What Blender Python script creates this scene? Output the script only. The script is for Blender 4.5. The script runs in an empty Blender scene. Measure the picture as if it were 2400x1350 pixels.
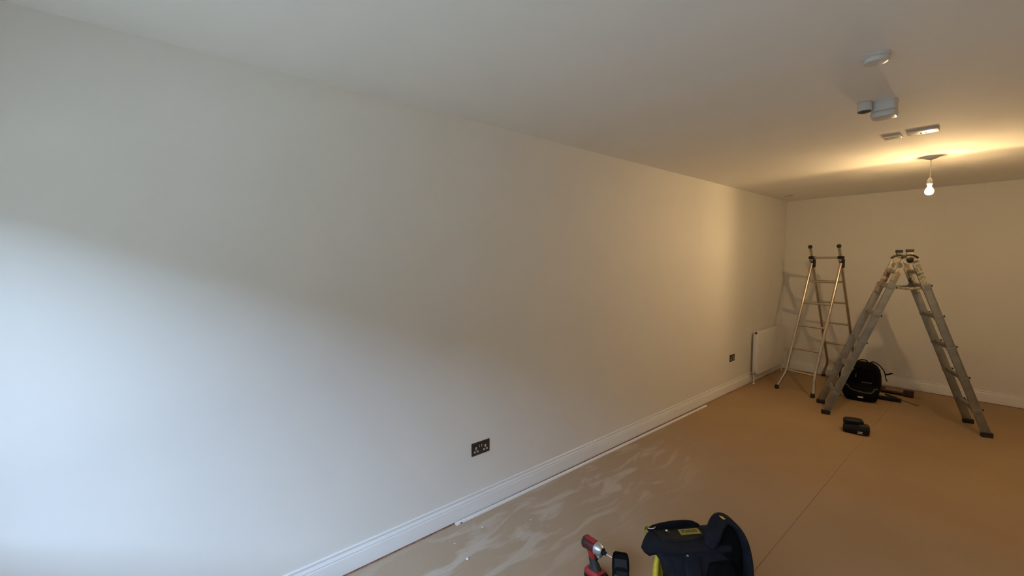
import bpy, bmesh, math, random
from mathutils import Vector, Matrix, Euler

random.seed(7)
S = bpy.context.scene
COL = S.collection

# ------------------------------------------------------------------ camera
H, L, W, YN = 2.556, 7.3765, 3.80, -0.70        # room: ceiling height, far wall, right wall, window wall
CAM = Vector((2.2409, 0.0, 1.6800))
YAW, PITCH, ROLL, FPX = 0.867569, 0.0660615, -0.0027307, 989.97
_fw = Vector((-math.sin(YAW) * math.cos(PITCH), math.cos(YAW) * math.cos(PITCH), -math.sin(PITCH)))
_r = _fw.cross(Vector((0, 0, 1))).normalized()
_u = _r.cross(_fw)
_c, _s = math.cos(ROLL), math.sin(ROLL)
_r, _u = _c * _r + _s * _u, -_s * _r + _c * _u
cam = bpy.data.cameras.new('camera')
cam.sensor_width = 36.0
cam.lens = FPX / 2400 * 36.0
cam.clip_start = 0.02
camo = bpy.data.objects.new('camera', cam)
COL.objects.link(camo)
M = Matrix((_r, _u, -_fw)).transposed().to_4x4()
M.translation = CAM
camo.matrix_world = M
S.camera = camo

# ------------------------------------------------------------------ sky (overcast daylight), exposure
SKY_COL, SKY_STR = (0.51, 0.69, 0.98), 20.5
LAMP_COL, LAMP_STR = (1.0, 0.655, 0.315), 18500.0
S.view_settings.view_transform = 'Standard'
S.view_settings.look = 'None'
S.view_settings.gamma = 1.0
S.view_settings.use_curve_mapping = False
S.view_settings.exposure = 0.0
wd = bpy.data.worlds.new('overcast_sky')
S.world = wd
wd.use_nodes = True
nt = wd.node_tree
nt.nodes.clear()
_o = nt.nodes.new('ShaderNodeOutputWorld')
_b = nt.nodes.new('ShaderNodeBackground')
_t = nt.nodes.new('ShaderNodeTexCoord')
_x = nt.nodes.new('ShaderNodeSeparateXYZ')
_m1 = nt.nodes.new('ShaderNodeMath'); _m1.operation = 'MAXIMUM'; _m1.inputs[1].default_value = 0.0
_m2 = nt.nodes.new('ShaderNodeMath'); _m2.operation = 'MULTIPLY_ADD'      # hazy sky, paler towards the horizon
_m2.inputs[1].default_value = -0.7 * SKY_STR; _m2.inputs[2].default_value = 1.1 * SKY_STR
nt.links.new(_t.outputs['Generated'], _x.inputs[0])
nt.links.new(_x.outputs['Z'], _m1.inputs[0])
nt.links.new(_m1.outputs[0], _m2.inputs[0])
nt.links.new(_m2.outputs[0], _b.inputs['Strength'])
_b.inputs['Color'].default_value = (*SKY_COL, 1)
nt.links.new(_b.outputs[0], _o.inputs[0])

WX0, WX1, WZ0, WZ1 = 0.30, 3.10, 0.80, 2.04     # window opening in the wall behind the camera
pl = bpy.data.lights.new('window_portal', 'AREA')
pl.shape = 'RECTANGLE'; pl.size = WX1 - WX0; pl.size_y = WZ1 - WZ0
pl.cycles.is_portal = True
plo = bpy.data.objects.new('window_portal', pl)
COL.objects.link(plo)
plo.location = ((WX0 + WX1) / 2, YN - 0.05, (WZ0 + WZ1) / 2)
plo.rotation_euler = (math.radians(90), 0, 0)     # -Z points to +Y, into the room
S.cycles.max_bounces = 10
S.cycles.diffuse_bounces = 8
S.cycles.transparent_max_bounces = 12
S.cycles.sample_clamp_indirect = 4.0
S.cycles.caustics_reflective = False
S.cycles.caustics_refractive = False

# ------------------------------------------------------------------ materials
def newmat(name):
    m = bpy.data.materials.new(name); m.use_nodes = True
    return m, m.node_tree, m.node_tree.nodes['Principled BSDF']

def mat(name, col, rough=0.5, metal=0.0, var=0.0, vscale=20.0, bump=0.0, bscale=200.0, spec=0.5):
    m, t, b = newmat(name)
    b.inputs['Roughness'].default_value = rough
    b.inputs['Metallic'].default_value = metal
    b.inputs['Specular IOR Level'].default_value = spec
    co = t.nodes.new('ShaderNodeTexCoord')
    n = t.nodes.new('ShaderNodeTexNoise'); n.inputs['Scale'].default_value = vscale; n.inputs['Detail'].default_value = 3
    r = t.nodes.new('ShaderNodeValToRGB')
    c = Vector(col)
    lo, hi = c * (1 - var), c * (1 + var)
    r.color_ramp.elements[0].color = (*lo, 1); r.color_ramp.elements[0].position = 0.3
    r.color_ramp.elements[1].color = (*[min(1, v) for v in hi], 1); r.color_ramp.elements[1].position = 0.7
    t.links.new(co.outputs['Object'], n.inputs['Vector'])
    t.links.new(n.outputs['Fac'], r.inputs['Fac'])
    t.links.new(r.outputs['Color'], b.inputs['Base Color'])
    if bump:
        n2 = t.nodes.new('ShaderNodeTexNoise'); n2.inputs['Scale'].default_value = bscale; n2.inputs['Detail'].default_value = 2
        bp = t.nodes.new('ShaderNodeBump'); bp.inputs['Strength'].default_value = bump; bp.inputs['Distance'].default_value = 0.002
        t.links.new(co.outputs['Object'], n2.inputs['Vector'])
        t.links.new(n2.outputs['Fac'], bp.inputs['Height'])
        t.links.new(bp.outputs[0], b.inputs['Normal'])
    return m

M_WALL = mat('wall_emulsion', (0.755, 0.745, 0.705), 0.62, var=0.012, vscale=3, bump=0.08, bscale=260)
M_CEIL = mat('ceiling_emulsion', (0.85, 0.845, 0.815), 0.8, var=0.012, vscale=3, bump=0.08, bscale=260)
M_SKIRT = mat('skirting_satinwood', (0.79, 0.79, 0.785), 0.34, var=0.01, vscale=8)
M_WHITE = mat('white_plastic', (0.80, 0.80, 0.78), 0.28, var=0.01)
M_ALARM = mat('alarm_plastic', (0.64, 0.64, 0.62), 0.3, var=0.01)
M_GLOSS = mat('glossy_white_plate', (0.86, 0.82, 0.70), 0.24, metal=0.75, var=0.01, spec=0.8)
M_RAD = mat('radiator_enamel', (0.78, 0.78, 0.76), 0.3, var=0.01)
M_SUBFLOOR = mat('red_brown_subfloor', (0.38, 0.20, 0.125), 0.8, var=0.35, vscale=30)
M_BRONZE = mat('dark_bronze_plate', (0.10, 0.085, 0.075), 0.35, metal=0.85, var=0.05)
M_BLACKP = mat('black_plastic', (0.008, 0.008, 0.0085), 0.45, var=0.1, spec=0.25)
M_RUBBER = mat('black_rubber', (0.015, 0.014, 0.014), 0.7, var=0.2, bump=0.1)
M_TUBE = mat('polished_tube', (0.56, 0.49, 0.42), 0.26, metal=0.92, var=0.12, vscale=9)
M_STEEL = mat('bright_steel', (0.75, 0.74, 0.72), 0.22, metal=1.0, var=0.03)
M_SILVER = mat('cast_alloy_nose', (0.62, 0.66, 0.70), 0.3, metal=0.9, var=0.05)
M_MAROON = mat('maroon_housing', (0.085, 0.012, 0.014), 0.25, var=0.1)
M_RED = mat('red_plastic', (0.34, 0.022, 0.025), 0.35, var=0.08)
M_GREYRUB = mat('dark_grey_rubber', (0.03, 0.034, 0.032), 0.6, var=0.1, bump=0.1)
M_NAVY = mat('navy_canvas', (0.0105, 0.0110, 0.0155), 0.9, var=0.25, vscale=30, bump=0.35, bscale=500, spec=0.2)
M_BLACKC = mat('black_canvas', (0.006, 0.006, 0.0065), 0.9, var=0.2, vscale=30, bump=0.3, bscale=500, spec=0.15)
M_MESHC = mat('black_mesh_fabric', (0.004, 0.004, 0.004), 0.95, var=0.2, bump=0.4, bscale=900, spec=0.1)
M_LEATHER = mat('black_coated_panel', (0.008, 0.008, 0.0075), 0.62, var=0.2, bump=0.15, spec=0.25)
M_YELLOW = mat('yellow_fabric', (0.62, 0.47, 0.03), 0.7, var=0.15, vscale=40)
M_BADGE = mat('badge_yellow', (0.26, 0.195, 0.03), 0.45, var=0.12, vscale=60)
M_PANEL = mat('charcoal_lining', (0.016, 0.016, 0.017), 0.85, var=0.2, bump=0.2)
M_GREYTR = mat('grey_piping', (0.085, 0.085, 0.085), 0.6, var=0.05)
M_PALE = mat('pale_print', (0.74, 0.74, 0.72), 0.6, var=0.05)
M_BRICKRED = mat('dark_red_plastic', (0.050, 0.010, 0.007), 0.55, var=0.1)
M_WOOD = mat('yellowish_stick', (0.22, 0.15, 0.055), 0.6, var=0.1)
M_PLASTER = mat('plaster_chip', (0.85, 0.84, 0.82), 0.9, var=0.05)
M_DARK = mat('dark_void', (0.006, 0.006, 0.006), 0.9, var=0.05)
M_GROUND = mat('outside_paving', (0.44, 0.40, 0.31), 0.9, var=0.15, vscale=2)
M_BRICK = mat('added_house_brick', (0.06, 0.047, 0.035), 0.9, var=0.15, vscale=6)
M_ROOF = mat('added_roof_tile', (0.12, 0.10, 0.095), 0.9, var=0.15, vscale=6)
M_FRAME = mat('window_upvc', (0.8, 0.8, 0.8), 0.3, var=0.01)

def alu(name, col, stain):
    """weathered aluminium; stain adds dried paint in white, terracotta and grey-green"""
    m, t, b = newmat(name)
    co = t.nodes.new('ShaderNodeTexCoord')
    n = t.nodes.new('ShaderNodeTexNoise'); n.inputs['Scale'].default_value = 14; n.inputs['Detail'].default_value = 5
    r = t.nodes.new('ShaderNodeValToRGB')
    r.color_ramp.elements[0].position = 0.3; r.color_ramp.elements[0].color = (*[c * .72 for c in col], 1)
    r.color_ramp.elements[1].position = 0.7; r.color_ramp.elements[1].color = (*col, 1)
    t.links.new(co.outputs['Object'], n.inputs['Vector']); t.links.new(n.outputs['Fac'], r.inputs['Fac'])
    b.inputs['Roughness'].default_value = 0.42
    n2 = t.nodes.new('ShaderNodeTexNoise'); n2.inputs['Scale'].default_value = 9; n2.inputs['Detail'].default_value = 4
    n2.inputs['Distortion'].default_value = 1.2
    mp = t.nodes.new('ShaderNodeMapping'); mp.inputs['Location'].default_value = (3.3, 1.7, 0.4)
    t.links.new(co.outputs['Object'], mp.inputs[0]); t.links.new(mp.outputs[0], n2.inputs['Vector'])
    r2 = t.nodes.new('ShaderNodeValToRGB')
    e = r2.color_ramp.elements
    e[0].position = 0.34; e[0].color = (0.035, 0.03, 0.025, 1)
    e[1].position = 0.42; e[1].color = (0.10, 0.12, 0.10, 1)
    for p, c in ((0.50, (0.42, 0.38, 0.29, 1)), (0.57, (0.22, 0.19, 0.14, 1)), (0.64, (0.20, 0.075, 0.04, 1)), (0.70, (0.36, 0.33, 0.26, 1))):
        k = e.new(p); k.color = c
    t.links.new(n2.outputs['Fac'], r2.inputs['Fac'])
    mx = t.nodes.new('ShaderNodeMix'); mx.data_type = 'RGBA'
    ms = t.nodes.new('ShaderNodeMath'); ms.operation = 'MULTIPLY_ADD'
    n3 = t.nodes.new('ShaderNodeTexNoise'); n3.inputs['Scale'].default_value = 6; n3.inputs['Detail'].default_value = 5
    t.links.new(co.outputs['Object'], n3.inputs['Vector'])
    ms.inputs[1].default_value = 6.0; ms.inputs[2].default_value = -3.0 + 3.0 * (stain * 2 - 1)
    ms.use_clamp = True
    t.links.new(n3.outputs['Fac'], ms.inputs[0])
    t.links.new(ms.outputs[0], mx.inputs['Factor'])
    t.links.new(r.outputs[0], mx.inputs['A']); t.links.new(r2.outputs[0], mx.inputs['B'])
    t.links.new(mx.outputs['Result'], b.inputs['Base Color'])
    inv = t.nodes.new('ShaderNodeMath'); inv.operation = 'MULTIPLY_ADD'; inv.inputs[1].default_value = -0.6; inv.inputs[2].default_value = 0.6
    t.links.new(ms.outputs[0], inv.inputs[0]); t.links.new(inv.outputs[0], b.inputs['Metallic'])
    return m
M_ALU = alu('weathered_aluminium', (0.34, 0.33, 0.295), 0.10)
M_ALUPAINT = alu('paint_splashed_aluminium', (0.33, 0.30, 0.25), 0.66)

def floor_material():
    """tan protection board with dried plaster-dust smears near the wall"""
    m, t, b = newmat('tan_floor_board')
    N, K = t.nodes, t.links
    geo = N.new('ShaderNodeNewGeometry'); sep = N.new('ShaderNodeSeparateXYZ')
    K.new(geo.outputs['Position'], sep.inputs[0])
    n1 = N.new('ShaderNodeTexNoise'); n1.inputs['Scale'].default_value = 1.7; n1.inputs['Detail'].default_value = 4
    K.new(geo.outputs['Position'], n1.inputs['Vector'])
    r1 = N.new('ShaderNodeValToRGB')
    r1.color_ramp.elements[0].position = .3; r1.color_ramp.elements[0].color = (0.375, 0.252, 0.142, 1)
    r1.color_ramp.elements[1].position = .7; r1.color_ramp.elements[1].color = (0.415, 0.279, 0.158, 1)
    K.new(n1.outputs['Fac'], r1.inputs['Fac'])
    nf = N.new('ShaderNodeTexNoise'); nf.inputs['Scale'].default_value = 180; nf.inputs['Detail'].default_value = 2
    K.new(geo.outputs['Position'], nf.inputs['Vector'])
    # smears: noise stretched along a slanted sweep, warped by a larger noise
    mp = N.new('ShaderNodeMapping'); mp.inputs['Rotation'].default_value = (0, 0, math.radians(14)); mp.inputs['Scale'].default_value = (5.2, 1.25, 1)
    nw = N.new('ShaderNodeTexNoise'); nw.inputs['Scale'].default_value = 1.6; nw.inputs['Detail'].default_value = 1
    K.new(geo.outputs['Position'], nw.inputs['Vector'])
    wsc = N.new('ShaderNodeVectorMath'); wsc.operation = 'MULTIPLY_ADD'
    wsc.inputs[1].default_value = (0.32, 0.32, 0)
    K.new(nw.outputs['Color'], wsc.inputs[0]); K.new(geo.outputs['Position'], wsc.inputs[2])
    K.new(wsc.outputs[0], mp.inputs[0])
    ns = N.new('ShaderNodeTexNoise'); ns.inputs['Scale'].default_value = 1.9; ns.inputs['Detail'].default_value = 4; ns.inputs['Roughness'].default_value = .55
    ns.inputs['Distortion'].default_value = 0.5
    K.new(mp.outputs[0], ns.inputs['Vector'])
    rs = N.new('ShaderNodeValToRGB')
    rs.color_ramp.elements[0].position = .50; rs.color_ramp.elements[0].color = (0, 0, 0, 1)
    rs.color_ramp.elements[1].position = .62; rs.color_ramp.elements[1].color = (1, 1, 1, 1)
    K.new(ns.outputs['Fac'], rs.inputs['Fac'])
    # where the sweeping was done: a patch of floor beside the wall
    def ramp(sock, a, b_):
        q = N.new('ShaderNodeMapRange'); q.interpolation_type = 'SMOOTHSTEP'
        q.inputs['From Min'].default_value = a; q.inputs['From Max'].default_value = b_
        K.new(sock, q.inputs['Value']); return q.outputs[0]
    def mul(a, b_):
        q = N.new('ShaderNodeMath'); q.operation = 'MULTIPLY'; K.new(a, q.inputs[0])
        if isinstance(b_, float): q.inputs[1].default_value = b_
        else: K.new(b_, q.inputs[1])
        return q.outputs[0]
    area = mul(mul(ramp(sep.outputs['X'], 0.95, 0.30), ramp(sep.outputs['Y'], 4.1, 2.7)), ramp(sep.outputs['X'], 0.02, 0.12))
    sm = mul(mul(rs.outputs['Color'], area), 0.50)
    # overall thin veil of dust in the same patch
    veil = mul(mul(ramp(sep.outputs['X'], 1.5, 0.1), ramp(sep.outputs['Y'], 4.6, 1.8)), 0.40)
    add = N.new('ShaderNodeMath'); add.operation = 'ADD'; add.use_clamp = True
    K.new(sm, add.inputs[0]); K.new(veil, add.inputs[1])
    mx = N.new('ShaderNodeMix'); mx.data_type = 'RGBA'
    K.new(add.outputs[0], mx.inputs['Factor']); K.new(r1.outputs[0], mx.inputs['A'])
    mx.inputs['B'].default_value = (0.60, 0.545, 0.47, 1)
    g = N.new('ShaderNodeMix'); g.data_type = 'RGBA'; g.blend_type = 'MULTIPLY'; g.inputs['Factor'].default_value = 0.22
    K.new(mx.outputs['Result'], g.inputs['A']); K.new(nf.outputs['Fac'], g.inputs['B'])
    gm = N.new('ShaderNodeMix'); gm.data_type = 'RGBA'; gm.blend_type = 'MIX'; gm.inputs['Factor'].default_value = 0.0
    K.new(g.outputs['Result'], gm.inputs['A'])
    K.new(gm.outputs['Result'], b.inputs['Base Color'])
    b.inputs['Roughness'].default_value = 0.72
    b.inputs['Specular IOR Level'].default_value = 0.3
    bp = N.new('ShaderNodeBump'); bp.inputs['Strength'].default_value = .15; bp.inputs['Distance'].default_value = .001
    K.new(nf.outputs['Fac'], bp.inputs['Height']); K.new(bp.outputs[0], b.inputs['Normal'])
    return m
M_FLOOR = floor_material()

def glass_material(name, gloss):
    m = bpy.data.materials.new(name); m.use_nodes = True
    t = m.node_tree; t.nodes.clear()
    o = t.nodes.new('ShaderNodeOutputMaterial'); mx = t.nodes.new('ShaderNodeMixShader')
    a = t.nodes.new('ShaderNodeBsdfTransparent'); g = t.nodes.new('ShaderNodeBsdfGlossy')
    g.inputs['Roughness'].default_value = 0.03; mx.inputs[0].default_value = gloss
    a.inputs['Color'].default_value = (0.97, 0.98, 0.98, 1)
    t.links.new(a.outputs[0], mx.inputs[1]); t.links.new(g.outputs[0], mx.inputs[2]); t.links.new(mx.outputs[0], o.inputs[0])
    return m
M_GLASS = glass_material('window_glass', 0.06)
M_NECK = glass_material('neck_dimmer_tint', 0.0)
M_NECK.node_tree.nodes['Transparent BSDF'].inputs['Color'].default_value = (0.34, 0.33, 0.31, 1)  # grey tint put in to weaken the light going up to the ceiling
M_BULB = glass_material('frosted_bulb_glass', 0.05)
_t = M_BULB.node_tree
_e = _t.nodes.new('ShaderNodeEmission'); _e.inputs['Color'].default_value = (1.0, 0.80, 0.50, 1); _e.inputs['Strength'].default_value = 3.2
_a = _t.nodes.new('ShaderNodeAddShader')
_out = _t.nodes['Material Output']; _src = _out.inputs[0].links[0].from_socket
_t.links.new(_src, _a.inputs[0]); _t.links.new(_e.outputs[0], _a.inputs[1]); _t.links.new(_a.outputs[0], _out.inputs[0])
M_BULB.cycles.emission_sampling = 'NONE'

def emit_material(name, col, strength):
    m = bpy.data.materials.new(name); m.use_nodes = True
    t = m.node_tree; t.nodes.clear()
    o = t.nodes.new('ShaderNodeOutputMaterial'); e = t.nodes.new('ShaderNodeEmission')
    e.inputs['Color'].default_value = (*col, 1); e.inputs['Strength'].default_value = strength
    t.links.new(e.outputs[0], o.inputs[0])
    return m

# ------------------------------------------------------------------ mesh helpers
V = Vector
def box(bm, c, s, R=None, bev=0.0, seg=2):
    g = bmesh.ops.create_cube(bm, size=1.0)
    vs = g['verts']
    for v in vs:
        v.co = V((v.co.x * s[0], v.co.y * s[1], v.co.z * s[2]))
    if bev:
        es = list({e for v in vs for e in v.link_edges})
        q = bmesh.ops.bevel(bm, geom=es, offset=bev, segments=seg, affect='EDGES', profile=.6)
        vs = list({v for f in q['faces'] for v in f.verts} | {v for v in vs if v.is_valid})
    for v in vs:
        v.co = (R @ v.co if R else v.co) + V(c)
    return vs

def frame_to(d, side=None):
    """rotation whose z axis follows d, x axis near side"""
    z = V(d).normalized()
    x = V(side) if side is not None else (V((1, 0, 0)) if abs(z.x) < .9 else V((0, 1, 0)))
    x = (x - z * x.dot(z)).normalized()
    return Matrix((x, z.cross(x), z)).transposed()

def beam(bm, p0, p1, w, d, side, bev=0.0):
    p0, p1 = V(p0), V(p1)
    return box(bm, (p0 + p1) / 2, (w, d, (p1 - p0).length), frame_to(p1 - p0, side), bev)

def ring(bm, c, R, pts):
    return [bm.verts.new(R @ V((x, y, 0)) + V(c)) for x, y in pts]

def skin(bm, rings, cap=True):
    n = len(rings[0])
    for a, b in zip(rings, rings[1:]):
        for i in range(n):
            bm.faces.new((a[i], a[(i + 1) % n], b[(i + 1) % n], b[i]))
    if cap:
        bm.faces.new(rings[0][::-1]); bm.faces.new(rings[-1])

def circle(r, n=16):
    return [(r * math.cos(2 * math.pi * i / n), r * math.sin(2 * math.pi * i / n)) for i in range(n)]

def superell(a, b, e=3.0, n=32):
    o = []
    for i in range(n):
        t = 2 * math.pi * i / n
        c, s = math.cos(t), math.sin(t)
        o.append((a * math.copysign(abs(c) ** (2 / e), c), b * math.copysign(abs(s) ** (2 / e), s)))
    return o

def cyl(bm, p0, p1, r0, r1=None, n=16):
    r1 = r0 if r1 is None else r1
    R = frame_to(V(p1) - V(p0))
    skin(bm, [ring(bm, p0, R, circle(r0, n)), ring(bm, p1, R, circle(r1, n))])

def lathe(bm, c, axis, prof, n=28, side=None):
    """prof: list of (radius, distance along axis)"""
    R = frame_to(axis, side); a = V(axis).normalized()
    skin(bm, [ring(bm, V(c) + a * h, R, circle(max(r, 1e-4), n)) for r, h in prof])

def smooth_path(pts, k=6):
    pts = [V(p) for p in pts]
    P = [pts[0] * 2 - pts[1]] + pts + [pts[-1] * 2 - pts[-2]]
    out = []
    for i in range(1, len(P) - 2):
        for j in range(k):
            t = j / k
            a, b, c, d = P[i - 1], P[i], P[i + 1], P[i + 2]
            out.append(.5 * ((2 * b) + (c - a) * t + (2 * a - 5 * b + 4 * c - d) * t * t + (3 * b - a - 3 * c + d) * t ** 3))
    out.append(pts[-1])
    return out

def sweep(bm, pts, prof, side=None, scales=None):
    """prof drawn in (side, normal) coordinates"""
    pts = [V(p) for p in pts]
    rings = []
    for i, p in enumerate(pts):
        d = pts[min(i + 1, len(pts) - 1)] - pts[max(i - 1, 0)]
        R = frame_to(d, side)
        s = scales[i] if scales else 1.0
        rings.append(ring(bm, p, R, [(x * s, y * s) for x, y in prof]))
    skin(bm, rings)

def tube(bm, pts, r, n=12):
    pts = [V(p) for p in pts]
    d0 = (pts[1] - pts[0]).normalized()
    side = V((0, 0, 1)) if abs(d0.z) < .8 else V((1, 0, 0))
    sweep(bm, pts, circle(r, n), side)

def new_obj(name, bm, m, parent=None, smooth=35):
    me = bpy.data.meshes.new(name)
    bmesh.ops.recalc_face_normals(bm, faces=bm.faces[:])
    bm.to_mesh(me); bm.free()
    me.materials.append(m)
    if smooth:
        me.polygons.foreach_set('use_smooth', [True] * len(me.polygons))
        me.set_sharp_from_angle(angle=math.radians(smooth))
    o = bpy.data.objects.new(name, me)
    COL.objects.link(o)
    if parent: 
        o.parent = parent
        o.matrix_parent_inverse = parent_world(parent).inverted()
    return o

def parent_world(p):
    m = p.matrix_basis.copy()
    q = p
    while q.parent:
        m = q.parent.matrix_basis @ q.matrix_parent_inverse @ m
        q = q.parent
    return m

def tag(o, label, cat, group=None):
    o['label'] = label; o['category'] = cat
    if group: o['group'] = group
    return o

def struct(o):
    o['kind'] = 'structure'; return o

def empty(name, loc, label, cat, group=None):
    o = bpy.data.objects.new(name, None); COL.objects.link(o)
    o.location = loc; o.empty_display_size = .05
    return tag(o, label, cat, group)

def B(): return bmesh.new()

def text_mesh(txt, size, extrude):
    cu = bpy.data.curves.new('lettering', 'FONT'); cu.body = txt; cu.size = size; cu.extrude = extrude
    cu.align_x = 'CENTER'; cu.align_y = 'CENTER'
    o = bpy.data.objects.new('lettering', cu); COL.objects.link(o)
    dg = bpy.context.evaluated_depsgraph_get()
    me = bpy.data.meshes.new_from_object(o.evaluated_get(dg))
    COL.objects.unlink(o); bpy.data.objects.remove(o); bpy.data.curves.remove(cu)
    return me

# ------------------------------------------------------------------ room shell
bm = B(); box(bm, (W / 2, (L + YN) / 2, -0.06), (W + .2, L - YN + .2, 0.115)); floor = struct(new_obj('floor', bm, M_SUBFLOOR, smooth=0))
def sheet(x0, x1, wob):
    bm = B()
    ys = [YN + .03 + i * (L - YN - .065) / 90 for i in range(91)]
    rnd = random.Random(3)
    top, bot = [], []
    for i, y in enumerate(ys):
        cl = .0008 if y > 4.35 else 0.0        # the two boards butt tighter further in
        e0 = x0 - (cl if x0 > 1 else 0) + (rnd.uniform(-.0022, .0022) if wob[0] and x0 < 1 else rnd.uniform(-.0002, .0003))
        e1 = x1 + (cl if wob[1] else 0) + (rnd.uniform(-.0003, .0002) if wob[1] else 0)
        for z, lst in ((0.0, top), (-0.0024, bot)):
            lst.append((bm.verts.new((e0, y, z)), bm.verts.new((e1, y, z))))
    for i in range(len(ys) - 1):
        a, b_ = top[i], top[i + 1]; c, d = bot[i], bot[i + 1]
        bm.faces.new((a[0], a[1], b_[1], b_[0])); bm.faces.new((c[0], d[0], d[1], c[1]))
        bm.faces.new((a[0], b_[0], d[0], c[0])); bm.faces.new((a[1], c[1], d[1], b_[1]))
    return new_obj('floor_sheet', bm, M_FLOOR, floor, smooth=0)
sheet(0.030, 1.4240, (1, 1))
sheet(1.4260, W - .02, (1, 0))

def wallbox(name, c, s, m):
    bm = B(); box(bm, c, s); return struct(new_obj(name, bm, m, smooth=0))
T = 0.12
wallbox('wall_left', (-T / 2, (L + YN) / 2, H / 2), (T, L - YN + 2 * T, H), M_WALL)
wallbox('wall_far', (W / 2, L + T / 2, H / 2), (W, T, H), M_WALL)
wallbox('wall_right', (W + T / 2, (L + YN) / 2, H / 2), (T, L - YN + 2 * T, H), M_WALL)
wallbox('ceiling', (W / 2, (L + YN) / 2, H + .06), (W + .24, L - YN + .5, 0.12), M_CEIL)
bm = B(); TN = 0.11
yc = YN - TN / 2
box(bm, (WX0 / 2, yc, H / 2), (WX0, TN, H)); box(bm, ((WX1 + W) / 2, yc, H / 2), (W - WX1, TN, H))
box(bm, ((WX0 + WX1) / 2, yc, WZ0 / 2), (WX1 - WX0, TN, WZ0)); box(bm, ((WX0 + WX1) / 2, yc, (WZ1 + H) / 2), (WX1 - WX0, TN, H - WZ1))
struct(new_obj('wall_near', bm, M_WALL, smooth=0))
# window in the wall behind the camera: two large casements, each with its own pane
bm = B(); yf = YN - .06
FR = .045
for z in (WZ0 + FR / 2, WZ1 - FR / 2): box(bm, ((WX0 + WX1) / 2, yf, z), (WX1 - WX0, .07, FR), bev=.004)
PN = 2; pw = (WX1 - WX0) / PN
for k in range(PN + 1):
    x = WX0 + k * pw; x = min(max(x, WX0 + FR / 2), WX1 - FR / 2)
    box(bm, (x, yf, (WZ0 + WZ1) / 2), (FR, .07, WZ1 - WZ0 - 2 * FR), bev=.004)
win = struct(new_obj('window_1', bm, M_FRAME))
for k in range(PN):
    x0 = WX0 + k * pw + (FR if k == 0 else FR / 2); x1 = WX0 + (k + 1) * pw - (FR if k == PN - 1 else FR / 2)
    bm = B(); box(bm, ((x0 + x1) / 2, yf, (WZ0 + WZ1) / 2), (x1 - x0, .006, WZ1 - WZ0 - 2 * FR))
    new_obj('pane', bm, M_GLASS, win, smooth=0)
bm = B(); box(bm, ((WX0 + WX1) / 2, YN - .02, WZ0 + .012), (WX1 - WX0 - .004, .10, .024), bev=.005); new_obj('window_sill', bm, M_FRAME, win)
bm = B(); box(bm, (W / 2, YN - TN - 15.2, -0.30), (150, 30, 0.2)); struct(new_obj('ground', bm, M_GROUND, smooth=0))

# unseen row of houses, added to hide the low sky from the window
def added_house():
    yb, hz = YN - TN - 7.5, 4.7
    h = bpy.data.objects.new('added_house', None); COL.objects.link(h); h.location = (W / 2, yb - 3, -.2); h['kind'] = 'structure'
    bm = B(); box(bm, (W / 2, yb - 3.5, hz / 2 - .2), (140, 7, hz)); wl = new_obj('added_house_wall', bm, M_BRICK, h, smooth=0)
    bm = B()
    vs = [bm.verts.new(p) for p in ((W / 2 - 70.3, yb + .3, hz - .25), (W / 2 + 70.3, yb + .3, hz - .25), (W / 2 + 70.3, yb - 3.5, hz + 1.25), (W / 2 - 70.3, yb - 3.5, hz + 1.25), (W / 2 - 70.3, yb - 7.3, hz - .25), (W / 2 + 70.3, yb - 7.3, hz - .25))]
    bm.faces.new((vs[0], vs[1], vs[2], vs[3])); bm.faces.new((vs[3], vs[2], vs[5], vs[4])); bm.faces.new((vs[0], vs[3], vs[4])); bm.faces.new((vs[1], vs[5], vs[2])); bm.faces.new((vs[0], vs[4], vs[5], vs[1]))
    new_obj('added_roof', bm, M_ROOF, h, smooth=0)
    for k in range(6):
        for z in (.9, 3.6):
            x = W / 2 - 11 + k * 4.4
            bm = B(); box(bm, (x, yb + .02, z + .65), (1.3, .08, 1.3), bev=.01); wf = new_obj('added_house_window', bm, M_FRAME, wl)
            for d_ in (-.3, .3):
                bm = B(); box(bm, (x + d_, yb + .065, z + .65), (.52, .02, 1.15)); new_obj('added_house_pane', bm, M_DARK, wf, smooth=0)
added_house()

# baseboards: moulded profile (distance from wall, height)
PROF = [(0, 0.0045), (.019, .0045), (.019, .0880), (.0182, .0912), (.0160, .0928), (.0105, .0940), (.0098, .0972), (.0150, .0985), (.0155, .1010), (.0125, .1090), (.0085, .1150),
        (.0028, .1158), (.0022, .1192), (.0068, .1202), (.0082, .1240), (.0078, .1300), (.0050, .1332), (0, .1340)]
def skirting(name, a, b_, nrm):
    bm = B(); a, b_, n = V(a), V(b_), V(nrm)
    rings = [[bm.verts.new(p + n * d + V((0, 0, z))) for d, z in PROF] for p in (a, b_)]
    skin(bm, rings)
    return struct(new_obj(name, bm, M_SKIRT, smooth=25))
skirting('baseboard_left', (0, YN, 0), (0, L, 0), (1, 0, 0))
skirting('baseboard_far', (0.019, L, 0), (W - .019, L, 0), (0, -1, 0))
skirting('baseboard_right', (W, YN, 0), (W, L, 0), (-1, 0, 0))

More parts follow.
